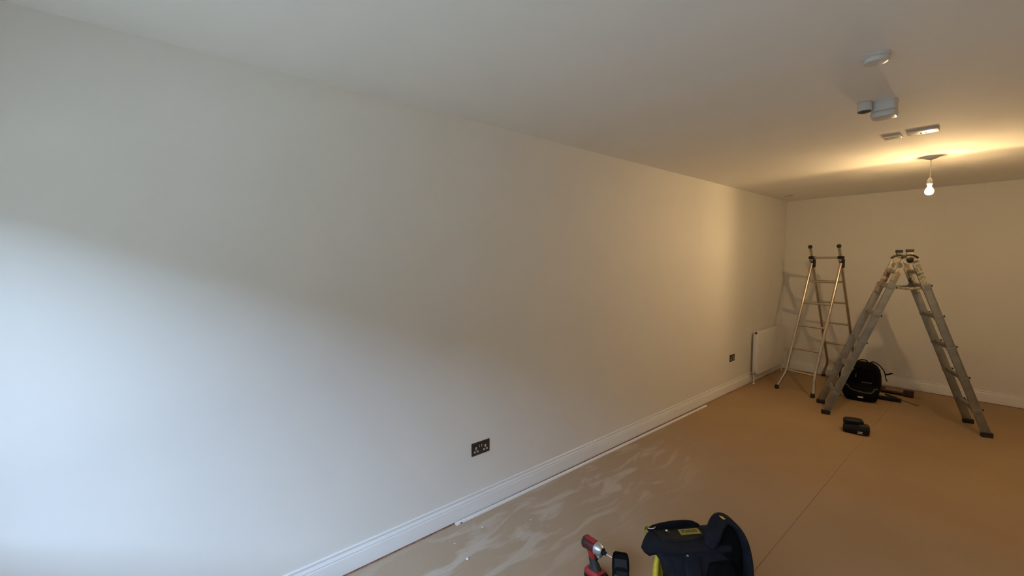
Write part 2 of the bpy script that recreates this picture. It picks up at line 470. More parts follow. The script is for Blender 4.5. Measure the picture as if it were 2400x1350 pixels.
# ------------------------------------------------------------------ ceiling lamp with its own light
LX, LY = 1.755, 5.133
lamp = empty('pendant_lamp', (LX, LY, H), 'bare glowing bulb hanging on a short white cord from the ceiling rose', 'lamp')
bm = B(); lathe(bm, (LX, LY, H), (0, 0, -1), [(.050, 0), (.050, .006), (.046, .012), (.034, .019), (.018, .024), (.009, .027), (.007, .031)]); new_obj('ceiling_rose', bm, M_WHITE, lamp)
bm = B(); cyl(bm, (LX, LY, H - .028), (LX, LY, 2.372), .0034, n=10); new_obj('cord', bm, M_WHITE, lamp)
bm = B(); lathe(bm, (LX, LY, 2.378), (0, 0, -1), [(.006, 0), (.009, .003), (.014, .014), (.018, .024), (.0185, .034), (.0165, .036), (.0165, .042), (.020, .044), (.020, .054), (.017, .056), (.017, .062)])
new_obj('lamp_holder', bm, M_WHITE, lamp)
bm = B()
prof = [(.0135, .0), (.0135, .012), (.018, .022), (.0255, .036), (.0295, .050), (.0300, .060), (.0275, .072), (.020, .082), (.010, .0875), (.001, .089)]
lathe(bm, (LX, LY, 2.318), (0, 0, -1), prof); bulb = new_obj('bulb', bm, M_BULB, lamp)
# tinted neck, added to the bulb: lets only part of the light through to the ceiling
bm = B(); rows = [ring(bm, V((LX, LY, z)), frame_to((0, 0, -1)), circle(r, 28)) for r, z in [(.0145, 2.316), (.0148, 2.305), (.0195, 2.295), (.0275, 2.281), (.0298, 2.275)]]
skin(bm, rows, cap=False); new_obj('neck_dimmer', bm, M_NECK, bulb)
# divider added to skew the light: bright strip on window side, dimmer strip behind
bm = B(); cyl(bm, (LX, LY - .0006, 2.266), (LX, LY + .0006, 2.266), .026, n=24); new_obj('light_divider', bm, M_GREYTR, bulb, smooth=0)
bm = B(); box(bm, (LX, LY - .0046, 2.266), (.0072, .0068, .030)); new_obj('filament', bm, emit_material('filament_bright', LAMP_COL, LAMP_STR), bulb, smooth=0)
bm = B(); box(bm, (LX, LY + .0046, 2.266), (.0072, .0068, .030)); new_obj('filament', bm, emit_material('filament_dim', LAMP_COL, LAMP_STR * .54), bulb, smooth=0)

# ------------------------------------------------------------------ ceiling fittings
def alarm(c, label):
    a = empty('smoke_alarm', c, label, 'alarm')
    bm = B(); lathe(bm, c, (0, 0, -1), [(.050, 0), (.050, .005), (.047, .008), (.0465, .010)]); new_obj('base_plate', bm, M_ALARM, a)
    bm = B(); lathe(bm, c, (0, 0, -1), [(.044, .0102), (.0455, .013), (.045, .024), (.041, .031), (.033, .034), (.012, .035), (.001, .035)]); cov = new_obj('cover', bm, M_ALARM, a)
    bm = B(); lathe(bm, V(c) + V((.014, -.012, -.0352)), (0, 0, -1), [(.0060, -.001), (.0060, .001), (.004, .0018)]); new_obj('test_button', bm, M_ALARM, cov)
alarm((1.822, 2.418, H), 'round white smoke alarm alone on the ceiling, nearest the camera')
c = V((1.742, 3.155, H))
a = empty('heat_alarm', c, 'tall square white alarm on the ceiling between small sensor and blanking plates', 'alarm')
bm = B(); rings = []
for sz, h in [(.055, 0), (.055, .004), (.0525, .006), (.0525, .050), (.049, .056), (.046, .0575)]:
    rings.append(ring(bm, c - V((0, 0, h)), frame_to((0, 0, -1)), superell(sz * 1.04, sz, 4.5)))
skin(bm, rings); new_obj('housing', bm, M_ALARM, a)
bm = B(); rings = []
for sz, h in [(.050, .0580), (.056, .0605), (.057, .066), (.056, .078), (.051, .087), (.042, .091), (.02, .092)]:
    rings.append(ring(bm, c - V((0, 0, h)), frame_to((0, 0, -1)), superell(sz * 1.02, sz, 3.6)))
skin(bm, rings); cov = new_obj('cover', bm, M_ALARM, a)
bm = B(); lathe(bm, c + V((-.02, .030, -.0895)), (0, 0, -1), [(.005, -.003), (.005, .001), (.003, .002)]); new_obj('indicator', bm, M_ALARM, cov)
c = V((1.668, 3.080, H))
a = empty('motion_sensor', c, 'small white cylindrical sensor on the ceiling close beside the square alarm', 'sensor')
bm = B(); lathe(bm, c, (0, 0, -1), [(.036, 0), (.036, .004), (.031, .005), (.031, .008)]); new_obj('collar', bm, M_ALARM, a)
bm = B(); lathe(bm, c, (0, 0, -1), [(.033, .0085), (.0335, .012), (.0335, .046), (.0320, .050)]); new_obj('housing', bm, M_ALARM, a)
bm = B(); lathe(bm, c, (0, 0, -1), [(.0305, .0502), (.029, .055), (.018, .059), (.001, .060)]); new_obj('lens', bm, M_GREYTR, a)

def blank_plate(c, ln, dp, th, label):
    a = empty('blanking_plate', c, label, 'plate')
    bm = B(); box(bm, V(c) - V((0, 0, th / 2)), (ln, dp, th), bev=.0022); p = new_obj('plate', bm, M_GLOSS, a)
    return a, p
c = V((1.652, 4.062, H))
a, p = blank_plate(c, .096, .088, .016, 'smaller square glossy blanking plate on the ceiling near the pendant lamp')
for sgn in (-1, 1):
    bm = B(); lathe(bm, c + V((sgn * .030, 0, -.0158)), (0, 0, -1), [(.0075, 0), (.0065, .0015), (.003, .002)], n=16); new_obj('screw_head', bm, M_STEEL, a)
c = V((1.808, 4.040, H))
a, p = blank_plate(c, .156, .092, .016, 'longer pale rectangular blanking plate with two dark screws on the ceiling')
for dx in (-.008, .016):
    bm = B(); lathe(bm, c + V((dx, .012, -.0158)), (0, 0, -1), [(.0062, 0), (.0058, .0030), (.003, .0040)], n=14); new_obj('screw_head', bm, M_BLACKP, a)
c = V((.206, 6.744, H))
bm = B(); box(bm, c - V((0, 0, .001)), (.10, .012, .003), bev=.0008); tag(new_obj('ceiling_slot', bm, M_BLACKP), 'thin dark slot in the ceiling by the far left corner', 'slot')

# ------------------------------------------------------------------ wall sockets
def socket(y0, z0, label):
    w, h = .147, .087
    c = V((0, y0 + w / 2, z0 + h / 2))
    a = empty('wall_socket', c, label, 'socket')
    bm = B(); box(bm, c + V((.0025, 0, 0)), (.005, w, h), bev=.0018); new_obj('face_plate', bm, M_BRONZE, a)
    for k, s in enumerate((-1, 1)):
        for dx, dy, ww, hh in ((0, .004, .0100, .0165), (-.0115, -.0185, .0125, .0105), (.0115, -.0185, .0125, .0105)):
            # pale shutter around a dark hole
            bm = B(); box(bm, c + V((.0052, s * .038 + dx, dy)), (.0014, ww, hh), bev=.0004); sh = new_obj('pin_shutter', bm, M_PALE, a)
            bm = B(); box(bm, c + V((.0058, s * .038 + dx, dy - .001)), (.0010, ww * .34, hh * .42)); new_obj('pin_hole', bm, M_DARK, sh, smooth=0)
        bm = B(); box(bm, c + V((.0060, s * .0105, .020)), (.006, .0165, .024), Euler((0, math.radians(5), 0)).to_matrix(), bev=.001); sw = new_obj('rocker_switch', bm, M_BRONZE, a)
        bm = B(); box(bm, c + V((.0092, s * .0105 - .006, .020)), (.0008, .003, .021)); new_obj('switch_edge', bm, M_PALE, sw, smooth=0)
    for s in (-1, 1):
        bm = B(); lathe(bm, c + V((.0048, s * .060, .0)), (1, 0, 0), [(.0034, 0), (.0034, .0008), (.002, .0012)], n=12); new_obj('screw_head', bm, M_BRONZE, a)
socket(1.545, .384, 'dark bronze double wall socket close to the camera, above the white trim strip')
socket(5.498, .386, 'small far dark bronze double socket on the wall just left of the radiator')

# ------------------------------------------------------------------ radiator
c = V((.0, 6.67, 0))
a = empty('radiator', (.065, 6.67, .13), 'flat white panel radiator low on the left wall by the far corner', 'radiator')
Y0, Y1, Z0, Z1 = 6.155, 7.175, .13, .705
bm = B(); box(bm, (.096, (Y0 + Y1) / 2, (Z0 + Z1) / 2), (.012, Y1 - Y0, Z1 - Z0), bev=.004); new_obj('front_panel', bm, M_RAD, a)
bm = B(); box(bm, (.036, (Y0 + Y1) / 2, (Z0 + Z1) / 2), (.010, Y1 - Y0 - .01, Z1 - Z0 - .01), bev=.003); new_obj('back_panel', bm, M_RAD, a)
for y in (Y0 + .004, Y1 - .004):
    bm = B(); box(bm, (.065, y, (Z0 + Z1) / 2), (.056, .006, Z1 - Z0 - .012), bev=.002); new_obj('side_cover', bm, M_RAD, a)
bm = B()
for k in range(34):
    y = Y0 + .02 + k * (Y1 - Y0 - .04) / 33
    box(bm, (.065, y, Z1 - .008), (.048, .006, .010))
for x in (.044, .086): box(bm, (x, (Y0 + Y1) / 2, Z1 - .006), (.006, Y1 - Y0 - .02, .010))
new_obj('top_grille', bm, M_RAD, a, smooth=0)
bm = B()
for k in range(40):
    y = Y0 + .02 + k * (Y1 - Y0 - .04) / 39
    box(bm, (.065, y, (Z0 + Z1) / 2), (.046, .0015, Z1 - Z0 - .06))
new_obj('convector_fins', bm, M_RAD, a, smooth=0)
bm = B(); lathe(bm, (.066, Y0 + .002, Z1 - .016), (0, -1, 0), [(.016, 0), (.016, .004), (.012, .009), (.006, .012)], n=16); new_obj('air_vent', bm, M_BRONZE, a)
for y, d in ((Y0, -1), (Y1, 1)):
    bm = B(); lathe(bm, (.066, y, Z0 + .03), (0, d, 0), [(.011, -.004), (.011, .018), (.014, .018), (.014, .032), (.009, .034)], n=14)
    cyl(bm, (.066, y + d * .024, Z0 + .028), (.066, y + d * .024, Z0 - .012), .013, .010); vv = new_obj('valve', bm, M_STEEL, a)
    bm = B(); cyl(bm, (.066, y + d * .024, Z0 - .010), (.066, y + d * .024, .0), .0075, n=12); lathe(bm, (.066, y + d * .024, 0), (0, 0, 1), [(.018, 0), (.018, .003), (.009, .006)], n=16); new_obj('pipe', bm, M_WHITE, vv)
for y in (Y0 + .15, Y1 - .15):
    bm = B(); box(bm, (.0155, y, .42), (.031, .03, .44), bev=.002); new_obj('wall_bracket', bm, M_RAD, a)

# ------------------------------------------------------------------ white trim strip lying along the baseboard
bm = B()
P0, P1 = V((.0395, 1.392, 0)), V((.056, 4.775, 0))
d = (P1 - P0).normalized(); n = V((d.y, -d.x, 0))
pr = [(-.0105, 0), (.0105, 0), (.0105, .004), (.0085, .010), (.004, .0145), (-.004, .0150), (-.0090, .0130), (-.0105, .008)]
rings = []
for k in range(25):
    t = k / 24; p = P0.lerp(P1, t) + n * (.004 * math.sin(t * math.pi))
    rings.append([bm.verts.new(p + n * x + V((0, 0, z))) for x, z in pr])
skin(bm, rings)
trim = tag(new_obj('trim_strip', bm, M_WHITE), 'long thin white trim strip lying on the floor against the baseboard', 'trim strip')
bm = B(); box(bm, P0 + d * .035 + n * .0118 + V((0, 0, .006)), (.004, .012, .006), frame_to((0, 0, 1), n), bev=.001); new_obj('clip', bm, M_BRONZE, trim)

# ------------------------------------------------------------------ aluminium folding ladder
def ladder_alu():
    C0 = V((1.529, 5.899, 0)); sp = V((.9412, .3380, 0)); rg = V((-.3410, .9401, 0))
    def P(s, r, z): return C0 + sp * s + rg * (r + .012) + V((0, 0, z))
    a = empty('folding_ladder', C0, 'wide grey aluminium folding ladder standing open, paint-stained at the top', 'ladder')
    ZT = 1.735
    def S_(z): return .622 * (1 - z / 1.775)
    RUNGS = [1.405, 1.112, .822, .535, .240]
    for sg in (-1, 1):
        for r in (-.200, .200):
            p0, p1 = P(sg * S_(.03), r, .03), P(sg * S_(1.425), r, 1.425)
            w_axis = sp
            bm = B(); beam(bm, p0, p1, .062, .026, w_axis, bev=.004)
            ra = new_obj('outer_rail', bm, M_ALU, a)
            # raised lips of the channel section
            for e in (-1, 1):
                dirv = (p1 - p0).normalized(); wx = (sp - dirv * sp.dot(dirv)).normalized()
                off = wx * (.0275 * e) + rg * (.0145 * (1 if r > 0 else -1))
                bm = B(); beam(bm, p0 + off, p1 + off, .007, .006, w_axis); new_obj('rail_lip', bm, M_ALU, ra, smooth=0)
            bm = B(); box(bm, P(sg * S_(.02), r, .0225), (.078, .046, .044), Matrix((sp, rg, V((0, 0, 1)))).transposed(), bev=.006); new_obj('foot', bm, M_RUBBER, a)
        for r in (-.178, .178):
            p0, p1 = P(sg * S_(1.32), r, 1.32), P(sg * S_(ZT - .02), r, ZT - .02)
            bm = B(); beam(bm, p0, p1, .052, .026, sp, bev=.004); new_obj('inner_rail', bm, M_ALUPAINT, a)
        for k, z in enumerate(RUNGS):
            bm = B(); dirv = (P(sg * S_(1.4), 0, 1.4) - P(sg * S_(0), 0, 0)).normalized()
            q0, q1 = P(sg * S_(z), -.212, z), P(sg * S_(z), .212, z)
            sweep(bm, [q0, q1], superell(.024, .014, 4, 16), side=dirv)
            rr = new_obj('rung', bm, M_ALU, a)
            for r in (-.2, .2):
                wx = (sp - dirv * sp.dot(dirv)).normalized()
                bm = B(); box(bm, P(sg * S_(z), r, z), (.070, .034, .034 if k else .05), frame_to(dirv, wx), bev=.003); br = new_obj('rung_bracket', bm, M_ALU, rr)
                bm = B(); q = P(sg * S_(z), r, z) + wx * .034; lathe(bm, q, wx, [(.0075, 0), (.0075, .006), (.0085, .006), (.0085, .012), (.005, .014)], n=12); new_obj('lock_pin', bm, M_BLACKP, rr)
        for z in (1.55,):
            bm = B(); dirv = (P(sg * S_(1.4), 0, 1.4) - P(sg * S_(0), 0, 0)).normalized()
            sweep(bm, [P(sg * S_(z), -.163, z), P(sg * S_(z), .163, z)], superell(.020, .013, 4, 16), side=dirv); new_obj('rung', bm, M_ALUPAINT, a)
    for r in (-.178, .178):
        sgn = 1 if r > 0 else -1
        bm = B(); q = P(0, r, 1.672)
        cyl(bm, q - rg * .019, q + rg * .019, .052, n=24); h = new_obj('hinge', bm, M_ALUPAINT, a)
        bm = B(); q2 = P(0, r + sgn * .019, 1.672)
        lathe(bm, q2, rg * sgn, [(.026, 0), (.026, .012), (.018, .017), (.008, .019)], n=18); new_obj('hinge_knob', bm, M_BLACKP, h)
        bm = B()
        sweep(bm, smooth_path([P(-.062, r, 1.690), P(-.03, r, 1.712), P(0, r, 1.720), P(.03, r, 1.712), P(.062, r, 1.690)], 4), superell(.024, .010, 3, 12), side=rg); new_obj('hinge_cover', bm, M_BLACKP, h)
        bm = B(); beam(bm, P(0, r, 1.705), P(0, r, 1.752), .048, .034, sp, bev=.005); pk = new_obj('top_post', bm, M_ALUPAINT, a)
        bm = B(); box(bm, P(0, r, 1.762), (.058, .046, .028), Matrix((sp, rg, V((0, 0, 1)))).transposed(), bev=.008); new_obj('top_cap', bm, M_RUBBER, pk)
        bm = B(); sweep(bm, smooth_path([P(-.125, r, 1.405), P(-.05, r, 1.388), P(.02, r, 1.384), P(.125, r, 1.400)], 6), superell(.012, .006, 4, 12), side=V((0, 0, 1))); new_obj('spreader_bar', bm, M_ALUPAINT, a)
ladder_alu()

# ------------------------------------------------------------------ tubular steel ladder
def ladder_tube():
    C0 = V((.66, 6.67, 0)); rd = V((.976, -.217, 0)); sd = V((.217, .976, 0))
    def P(s, r, z): return C0 + sd * s + rd * r + V((0, 0, z))
    a = empty('tubular_ladder', C0, 'slim shiny tube ladder standing open in the far left corner, in front of radiator', 'ladder')
    RU = [1.39, 1.11, .82, .53, .25]
    RR = .0172
    for sg, rl, rr, fl, fr in ((-1, -.132, .204, -.193, .233), (1, -.135, .196, -.218, .262)):
        def S_(z): return sg * .355 * (1.66 - z)
        if sg > 0:
            def S_(z): return .352 * (1.66 - z)
        for r, f in ((rl, fl), (rr, fr)):
            top = 1.625 if sg < 0 else 1.835
            pts = [P(S_(top), r, top), P(S_(1.2), r, 1.2), P(S_(.6), r, .6), P(S_(.27), r, .27)]
            q = smooth_path(pts, 4) + [P(S_(.23), r + (f - r) * .06, .23), P(S_(.19), r + (f - r) * .2, .19), P(S_(.035), f, .035)]
            bm = B(); tube(bm, q, RR); new_obj('rail', bm, M_TUBE, a)
            bm = B(); lathe(bm, P(S_(.0), f, 0), (0, 0, 1), [(.024, 0), (.025, .004), (.024, .028), (.021, .040), (.017, .050)], n=18); new_obj('foot', bm, M_RUBBER, a)
            if sg > 0:
                dv = (P(S_(1.86), r, 1.86) - P(S_(1.5), r, 1.5)).normalized()
                bm = B(); lathe(bm, P(S_(1.825), r, 1.825), dv, [(.0165, 0), (.021, .004), (.024, .014), (.0235, .030), (.018, .039), (.008, .043)], n=16); new_obj('end_cap', bm, M_RUBBER, a)
        for z in RU:
            bm = B(); cyl(bm, P(S_(z), rl, z), P(S_(z), rr, z), .0128, n=12); new_obj('rung', bm, M_TUBE, a)
        if sg > 0:
            bm = B(); cyl(bm, P(S_(1.70), rl, 1.70), P(S_(1.70), rr, 1.70), .0128, n=12); new_obj('rung', bm, M_TUBE, a)
            bm = B(); tube(bm, [P(S_(.2) , rl - .012, .20), P(S_(.25) - .03, rl + .11, .235)], .0035, 8); tube(bm, [P(S_(.25) - .03, rl + .11, .235), P(S_(.18), rl + .075, .15)], .0035, 8)
            new_obj('brace_rod', bm, M_TUBE, a)
    Rm = Matrix((rd, sd, V((0, 0, 1)))).transposed()
    for r in (-.134, .200):
        bm = B(); box(bm, P(-.012, r, 1.700), (.052, .075, .040), Rm, bev=.010); h = new_obj('hinge', bm, M_BLACKP, a)
        bm = B(); box(bm, P(.012, r + .004, 1.625), (.046, .050, .110), Rm, bev=.008); new_obj('hinge_arm', bm, M_BLACKP, h)
        bm = B(); lathe(bm, P(-.008, r - .027, 1.66), -rd, [(.012, 0), (.012, .006), (.006, .008)], n=12); new_obj('hinge_bolt', bm, M_STEEL, h)
ladder_tube()

# ------------------------------------------------------------------ black backpack by the far wall
def backpack_far():
    fr = V((.168, -.986, 0)).normalized(); la = V((.986, .168, 0)); up = V((0, 0, 1))
    O = V((1.165, 6.32, 0)) - fr * .10
    R = Matrix((la, -fr, up)).transposed()
    def P(l, d, z): return O + la * l + fr * d + up * z
    a = empty('backpack', O, 'black tool backpack on the floor by the far wall, behind the aluminium ladder', 'backpack')
    bm = B(); rings = []
    for z, c, hw, hd in [(.001, 0, .128, .080), (.012, 0, .148, .098), (.06, -.004, .166, .108), (.15, -.002, .178, .108), (.22, .002, .182, .102), (.31, .008, .172, .095), (.38, .012, .152, .088), (.42, .010, .128, .078), (.445, .008, .10, .060), (.456, .02, .055, .034)]:
        rings.append(ring(bm, P(c, 0, z), R, superell(hw, hd, 3.2, 40)))
    skin(bm, rings); new_obj('body', bm, M_BLACKC, a)
    bm = B(); rings = []
    for z, hw, hd in [(.008, .120, .030), (.03, .145, .045), (.10, .160, .050), (.15, .160, .045), (.175, .150, .030)]:
        rings.append(ring(bm, P(-.002, .082, z), R, superell(hw, hd, 3.0, 32)))
    skin(bm, rings); pk = new_obj('front_pocket', bm, M_BLACKC, a)
    bm = B()
    sweep(bm, smooth_path([P(-.165, .085, .185), P(-.125, .118, .178), P(-.105, .122, .150), (P(-.06, .130, .128)), P(.02, .133, .118), P(.085, .129, .118), P(.110, .122, .135), P(.122, .115, .165), P(.150, .098, .170)], 5), superell(.006, .004, 2.2, 10), side=up); new_obj('piping', bm, M_GREYTR, pk)
    bm = B(); box(bm, P(0, .1345, .057), (.050, .004, .0145), Matrix((la, -fr, up)).transposed(), bev=.003); em = new_obj('emblem', bm, M_PALE, pk); em['label'] = 'small pale emblem'
    bm = B(); rings = []
    for z, hw, hd in [(.205, .135, .020), (.22, .148, .028), (.30, .145, .030), (.37, .125, .026), (.40, .095, .014)]:
        rings.append(ring(bm, P(.006, .078, z), R, superell(hw, hd, 3.0, 28)))
    skin(bm, rings); up_ = new_obj('upper_pocket', bm, M_MESHC, a)
    bm = B(); box(bm, P(-.052, .1085, .305), (.008, .004, .045), R, bev=.0015); new_obj('zip_pull', bm, M_GREYTR, up_)
    bm = B()
    for k, dx in enumerate((-.05, -.034, -.018, -.002, .014, .03)):
        box(bm, P(.062 + dx, .1075, .232 - dx * .02), (.009, .002, .013 if k % 2 else .017), R)
    new_obj('faded_print', bm, M_GREYTR, up_, smooth=0)
    bm = B(); sweep(bm, smooth_path([P(.06, -.02, .44), P(.10, .0, .468), P(.15, .0, .44), P(.185, .01, .40), P(.205, .02, .36), P(.213, .03, .31), P(.228, .035, .265)], 5), superell(.017, .005, 3, 12), side=fr); st = new_obj('side_strap', bm, M_BLACKC, a)
    bm = B(); sweep(bm, smooth_path([P(.205, .02, .335), P(.235, .02, .345), P(.268, .018, .362)], 4), superell(.009, .004, 3, 10), side=up); box(bm, P(.262, .018, .36), (.03, .012, .016), R, bev=.003); new_obj('buckle', bm, M_BLACKP, st)
    bm = B(); sweep(bm, smooth_path([P(-.06, -.04, .425), P(-.03, -.04, .462), P(.03, -.04, .470), P(.06, -.04, .435)], 5), superell(.014, .006, 3, 10), side=fr); new_obj('carry_handle', bm, M_BLACKC, a)
    bm = B(); sweep(bm, smooth_path([P(-.13, -.06, .40), P(-.18, -.05, .37), P(-.205, -.03, .29), P(-.20, -.02, .18), P(-.18, -.03, .06)], 5), superell(.025, .008, 3, 12), side=fr); new_obj('shoulder_strap', bm, M_BLACKC, a)
backpack_far()

# tools on the floor to the right of the far backpack
a = empty('saw', (1.40, 6.96, 0), 'dark red handled hand tool lying by the far baseboard beside the black backpack', 'tool')
u = V((.995, .10, 0)).normalized(); n = V((-u.y, u.x, 0)); o = V((1.385, 6.955, 0))
def Q(x, y, z): return o + u * x + n * y + V((0, 0, z))
Rq = Matrix((u, n, V((0, 0, 1)))).transposed()
bm = B()
sweep(bm, smooth_path([Q(-.16, .03, .030), Q(-.10, .012, .032), Q(0, 0, .030), Q(.07, -.004, .030), Q(.10, -.006, .032)], 5), superell(.020, .016, 3, 14), side=n); new_obj('grip', bm, M_BRICKRED, a)
bm = B(); box(bm, Q(.125, -.008, .040), (.095, .060, .078), Rq, bev=.008); new_obj('head', bm, M_BRICKRED, a)
bm = B(); box(bm, Q(-.13, .060, .034), (.08, .035, .064), Rq, bev=.008); new_obj('rear_block', bm, M_BRICKRED, a)
bm = B(); box(bm, Q(-.03, .020, .010), (.20, .05, .018), Rq, bev=.004); new_obj('sole_plate', bm, M_BLACKP, a)
bm = B(); tube(bm, smooth_path([Q(-.15, .065, .060), Q(-.05, .06, .062), Q(.06, .03, .062), Q(.11, .01, .062)], 4), .006, 8); new_obj('guard_rod', bm, M_WOOD, a)
a = empty('spirit_level', (1.38, 6.60, 0), 'short black bar tool lying beside the black backpack, nearest the camera', 'tool')
o = V((1.375, 6.60, 0)); u = V((.99, .13, 0)).normalized(); n = V((-u.y, u.x, 0)); Rq = Matrix((u, n, V((0, 0, 1)))).transposed()
bm = B(); box(bm, Q(0, 0, .022), (.22, .045, .044), Rq, bev=.006); new_obj('body', bm, M_BLACKP, a)
bm = B(); box(bm, Q(.105, 0, .022), (.022, .047, .046), Rq, bev=.006); new_obj('end_cap', bm, M_RUBBER, a)
o = V((1.50, 6.70, 0)); u = V((.80, -.60, 0)).normalized(); n = V((-u.y, u.x, 0))
bm = B(); sweep(bm, [Q(-.22, 0, .012), Q(-.02, .002, .008), Q(.17, 0, .0055)], superell(.008, .0055, 3, 12), side=n)
stick = tag(new_obj('stick', bm, M_WOOD), 'thin yellowish stick lying on the floor beside the black backpack', 'stick')
bm = B(); sweep(bm, [Q(-.23, 0, .0125), Q(-.09, .001, .0105)], superell(.013, .0105, 3, 12), side=n); new_obj('handle', bm, M_GREYRUB, stick)

# ------------------------------------------------------------------ black charger-like block on the floor
def charger():
    u = V((.985, .17, 0)).normalized(); n = V((-u.y, u.x, 0)); up = V((0, 0, 1))
    O = V((1.345, 5.150, 0)); R = Matrix((u, n, up)).transposed()
    def P(x, y, z): return O + u * x + n * y + up * z
    a = empty('battery_charger', O, 'low black plastic block with two white stripes, alone on the floor before the ladders', 'charger')
    bm = B(); rings = []
    for z, hw, hd in [(.0005, .090, .070), (.008, .100, .082), (.035, .104, .086), (.062, .102, .084), (.074, .094, .075), (.077, .07, .05)]:
        rings.append(ring(bm, P(0, 0, z), R, superell(hw, hd, 5, 36)))
    skin(bm, rings); b = new_obj('body', bm, M_BLACKP, a)
    bm = B(); rings = []
    for z, hw, hd in [(.074, .078, .050), (.082, .080, .052), (.108, .076, .048), (.118, .066, .038)]:
        rings.append(ring(bm, P(-.025, .030, z), R @ Matrix.Rotation(math.radians(12), 3, 'Z'), superell(hw, hd, 4, 28)))
    skin(bm, rings); new_obj('battery', bm, M_BLACKP, a)
    bm = B(); box(bm, P(.055, -.010, .0785), (.075, .075, .006), R, bev=.002); new_obj('top_panel', bm, M_GREYRUB, b)
    for z in (.0315, .0185):
        bm = B(); box(bm, P(.030, -.0865, z), (.036, .003, .0065), R, bev=.001); o_ = new_obj('stripe', bm, M_PALE, b); o_['label'] = 'white stripe'
charger()

# ------------------------------------------------------------------ red impact driver
def driver():
    f = V((1, .0, 0)); s = V((0, 1, 0)); up = V((0, 0, 1)); O = V((.905, 1.690, 0))
    def P(x, y, z): return O + f * x + s * y + up * z
    ZB = .188
    a = empty('impact_driver', O, 'red and black cordless driver standing upright on its battery', 'driver')
    ax0 = -.068
    bm = B(); lathe(bm, P(ax0, 0, ZB), f, [(.010, -.002), (.022, .002), (.029, .010), (.0325, .022), (.033, .050), (.0325, .074), (.031, .084)], n=36); hs = new_obj('housing', bm, M_MAROON, a)
    # red top shell
    bm = B(); rows = []
    for x in [.012 + i * .0085 for i in range(9)]:
        rr = .0336 if .02 < x < .07 else .0326
        rows.append([bm.verts.new(P(ax0 + x, rr * math.sin(t), ZB + rr * math.cos(t))) for t in [math.radians(-28 + 56 * j / 8) for j in range(9)]])
    for i in range(len(rows) - 1):
        for j in range(8): bm.faces.new((rows[i][j], rows[i][j + 1], rows[i + 1][j + 1], rows[i + 1][j]))
    o_ = new_obj('top_shell', bm, M_RED, hs); md = o_.modifiers.new('thickness', 'SOLIDIFY'); md.thickness = .0016; md.offset = -1
    bm = B(); lathe(bm, P(ax0 - .004, 0, ZB), f, [(.004, 0), (.020, .002), (.0285, .009), (.0335, .019), (.0337, .023), (.0325, .0235)], n=36); new_obj('rear_cap', bm, M_GREYRUB, hs)
    bm = B(); lathe(bm, P(ax0 + .0835, 0, ZB), f, [(.0315, 0), (.0320, .004), (.0310, .016), (.0270, .028), (.0215, .037), (.0185, .040)], n=36); nose = new_obj('nose_cone', bm, M_SILVER, a)
    bm = B(); lathe(bm, P(ax0 + .123, 0, ZB), f, [(.0165, 0), (.0170, .005), (.0125, .009), (.0095, .010), (.0095, .020), (.007, .022)], n=24); new_obj('chuck_collar', bm, M_BLACKP, nose)
    bm = B(); lathe(bm, P(ax0 + .144, 0, ZB), f, [(.0034, 0), (.0034, .026), (.0026, .030), (.0012, .036)], n=6); new_obj('driver_bit', bm, M_STEEL, a)
    # silver lower lug under the nose with a lamp
    bm = B(); box(bm, P(ax0 + .100, 0, ZB - .033), (.026, .030, .016), bev=.005); new_obj('nose_lug', bm, M_SILVER, nose)
    # grip
    bm = B(); rings = []
    for z, x, hx, hy in [(.070, .010, .026, .020), (.085, .006, .022, .0185), (.110, -.004, .020, .0175), (.135, -.010, .021, .0175), (.152, -.012, .027, .019), (.168, -.012, .036, .021), (.180, -.014, .040, .022)]:
        rings.append(ring(bm, P(x, 0, z), Matrix((f, s, up)).transposed(), superell(hx, hy, 2.6, 28)))
    skin(bm, rings); gr = new_obj('grip', bm, M_RED, a)
    bm = B(); rings = []
    for z, x, hx, hy in [(.066, .008, .031, .0245), (.074, .007, .030, .0240), (.084, .004, .0255, .0205), (.100, .000, .0225, .0195), (.118, -.0065, .0215, .0190), (.128, -.009, .0205, .018)]:
        rings.append(ring(bm, P(x, 0, z), Matrix((f, s, up)).transposed(), superell(hx, hy, 2.6, 28)))
    skin(bm, rings); new_obj('rubber_grip', bm, M_GREYRUB, gr)
    bm = B(); sweep(bm, smooth_path([P(.016, 0, .152), P(.022, 0, .140), P(.019, 0, .128), P(.011, 0, .118)], 4), superell(.008, .006, 2.5, 12), side=s); new_obj('trigger', bm, M_BLACKP, gr)
    bm = B(); lathe(bm, P(.020, -.006, .151), (1, -.3, -.2), [(.0105, -.006), (.0105, .008), (.007, .012), (.001, .013)], n=16); new_obj('work_light', bm, M_BLACKP, gr)
    # red base shoulder and battery
    bm = B(); rings = []
    for z, x, hx, hy in [(.044, .016, .062, .038), (.052, .016, .063, .039), (.062, .014, .056, .036), (.072, .010, .036, .028)]:
        rings.append(ring(bm, P(x, 0, z), Matrix((f, s, up)).transposed(), superell(hx, hy, 4, 32)))
    skin(bm, rings); bs = new_obj('base_shoulder', bm, M_RED, a)
    bm = B(); rings = []
    for z, hx, hy in [(.0005, .058, .036), (.004, .061, .039), (.040, .062, .040), (.0435, .060, .038)]:
        rings.append(ring(bm, P(.018, 0, z), Matrix((f, s, up)).transposed(), superell(hx, hy, 5, 32)))
    skin(bm, rings); bt = new_obj('battery', bm, M_BLACKP, a)
    bm = B(); rings = []
    for z, hx, hy in [(.050, .026, .030), (.060, .026, .031), (.066, .021, .026), (.068, .014, .02)]:
        rings.append(ring(bm, P(.056, -.004, z), Matrix((f, s, up)).transposed(), superell(hx, hy, 3, 24)))
    skin(bm, rings); new_obj('front_block', bm, M_BLACKP, bs)
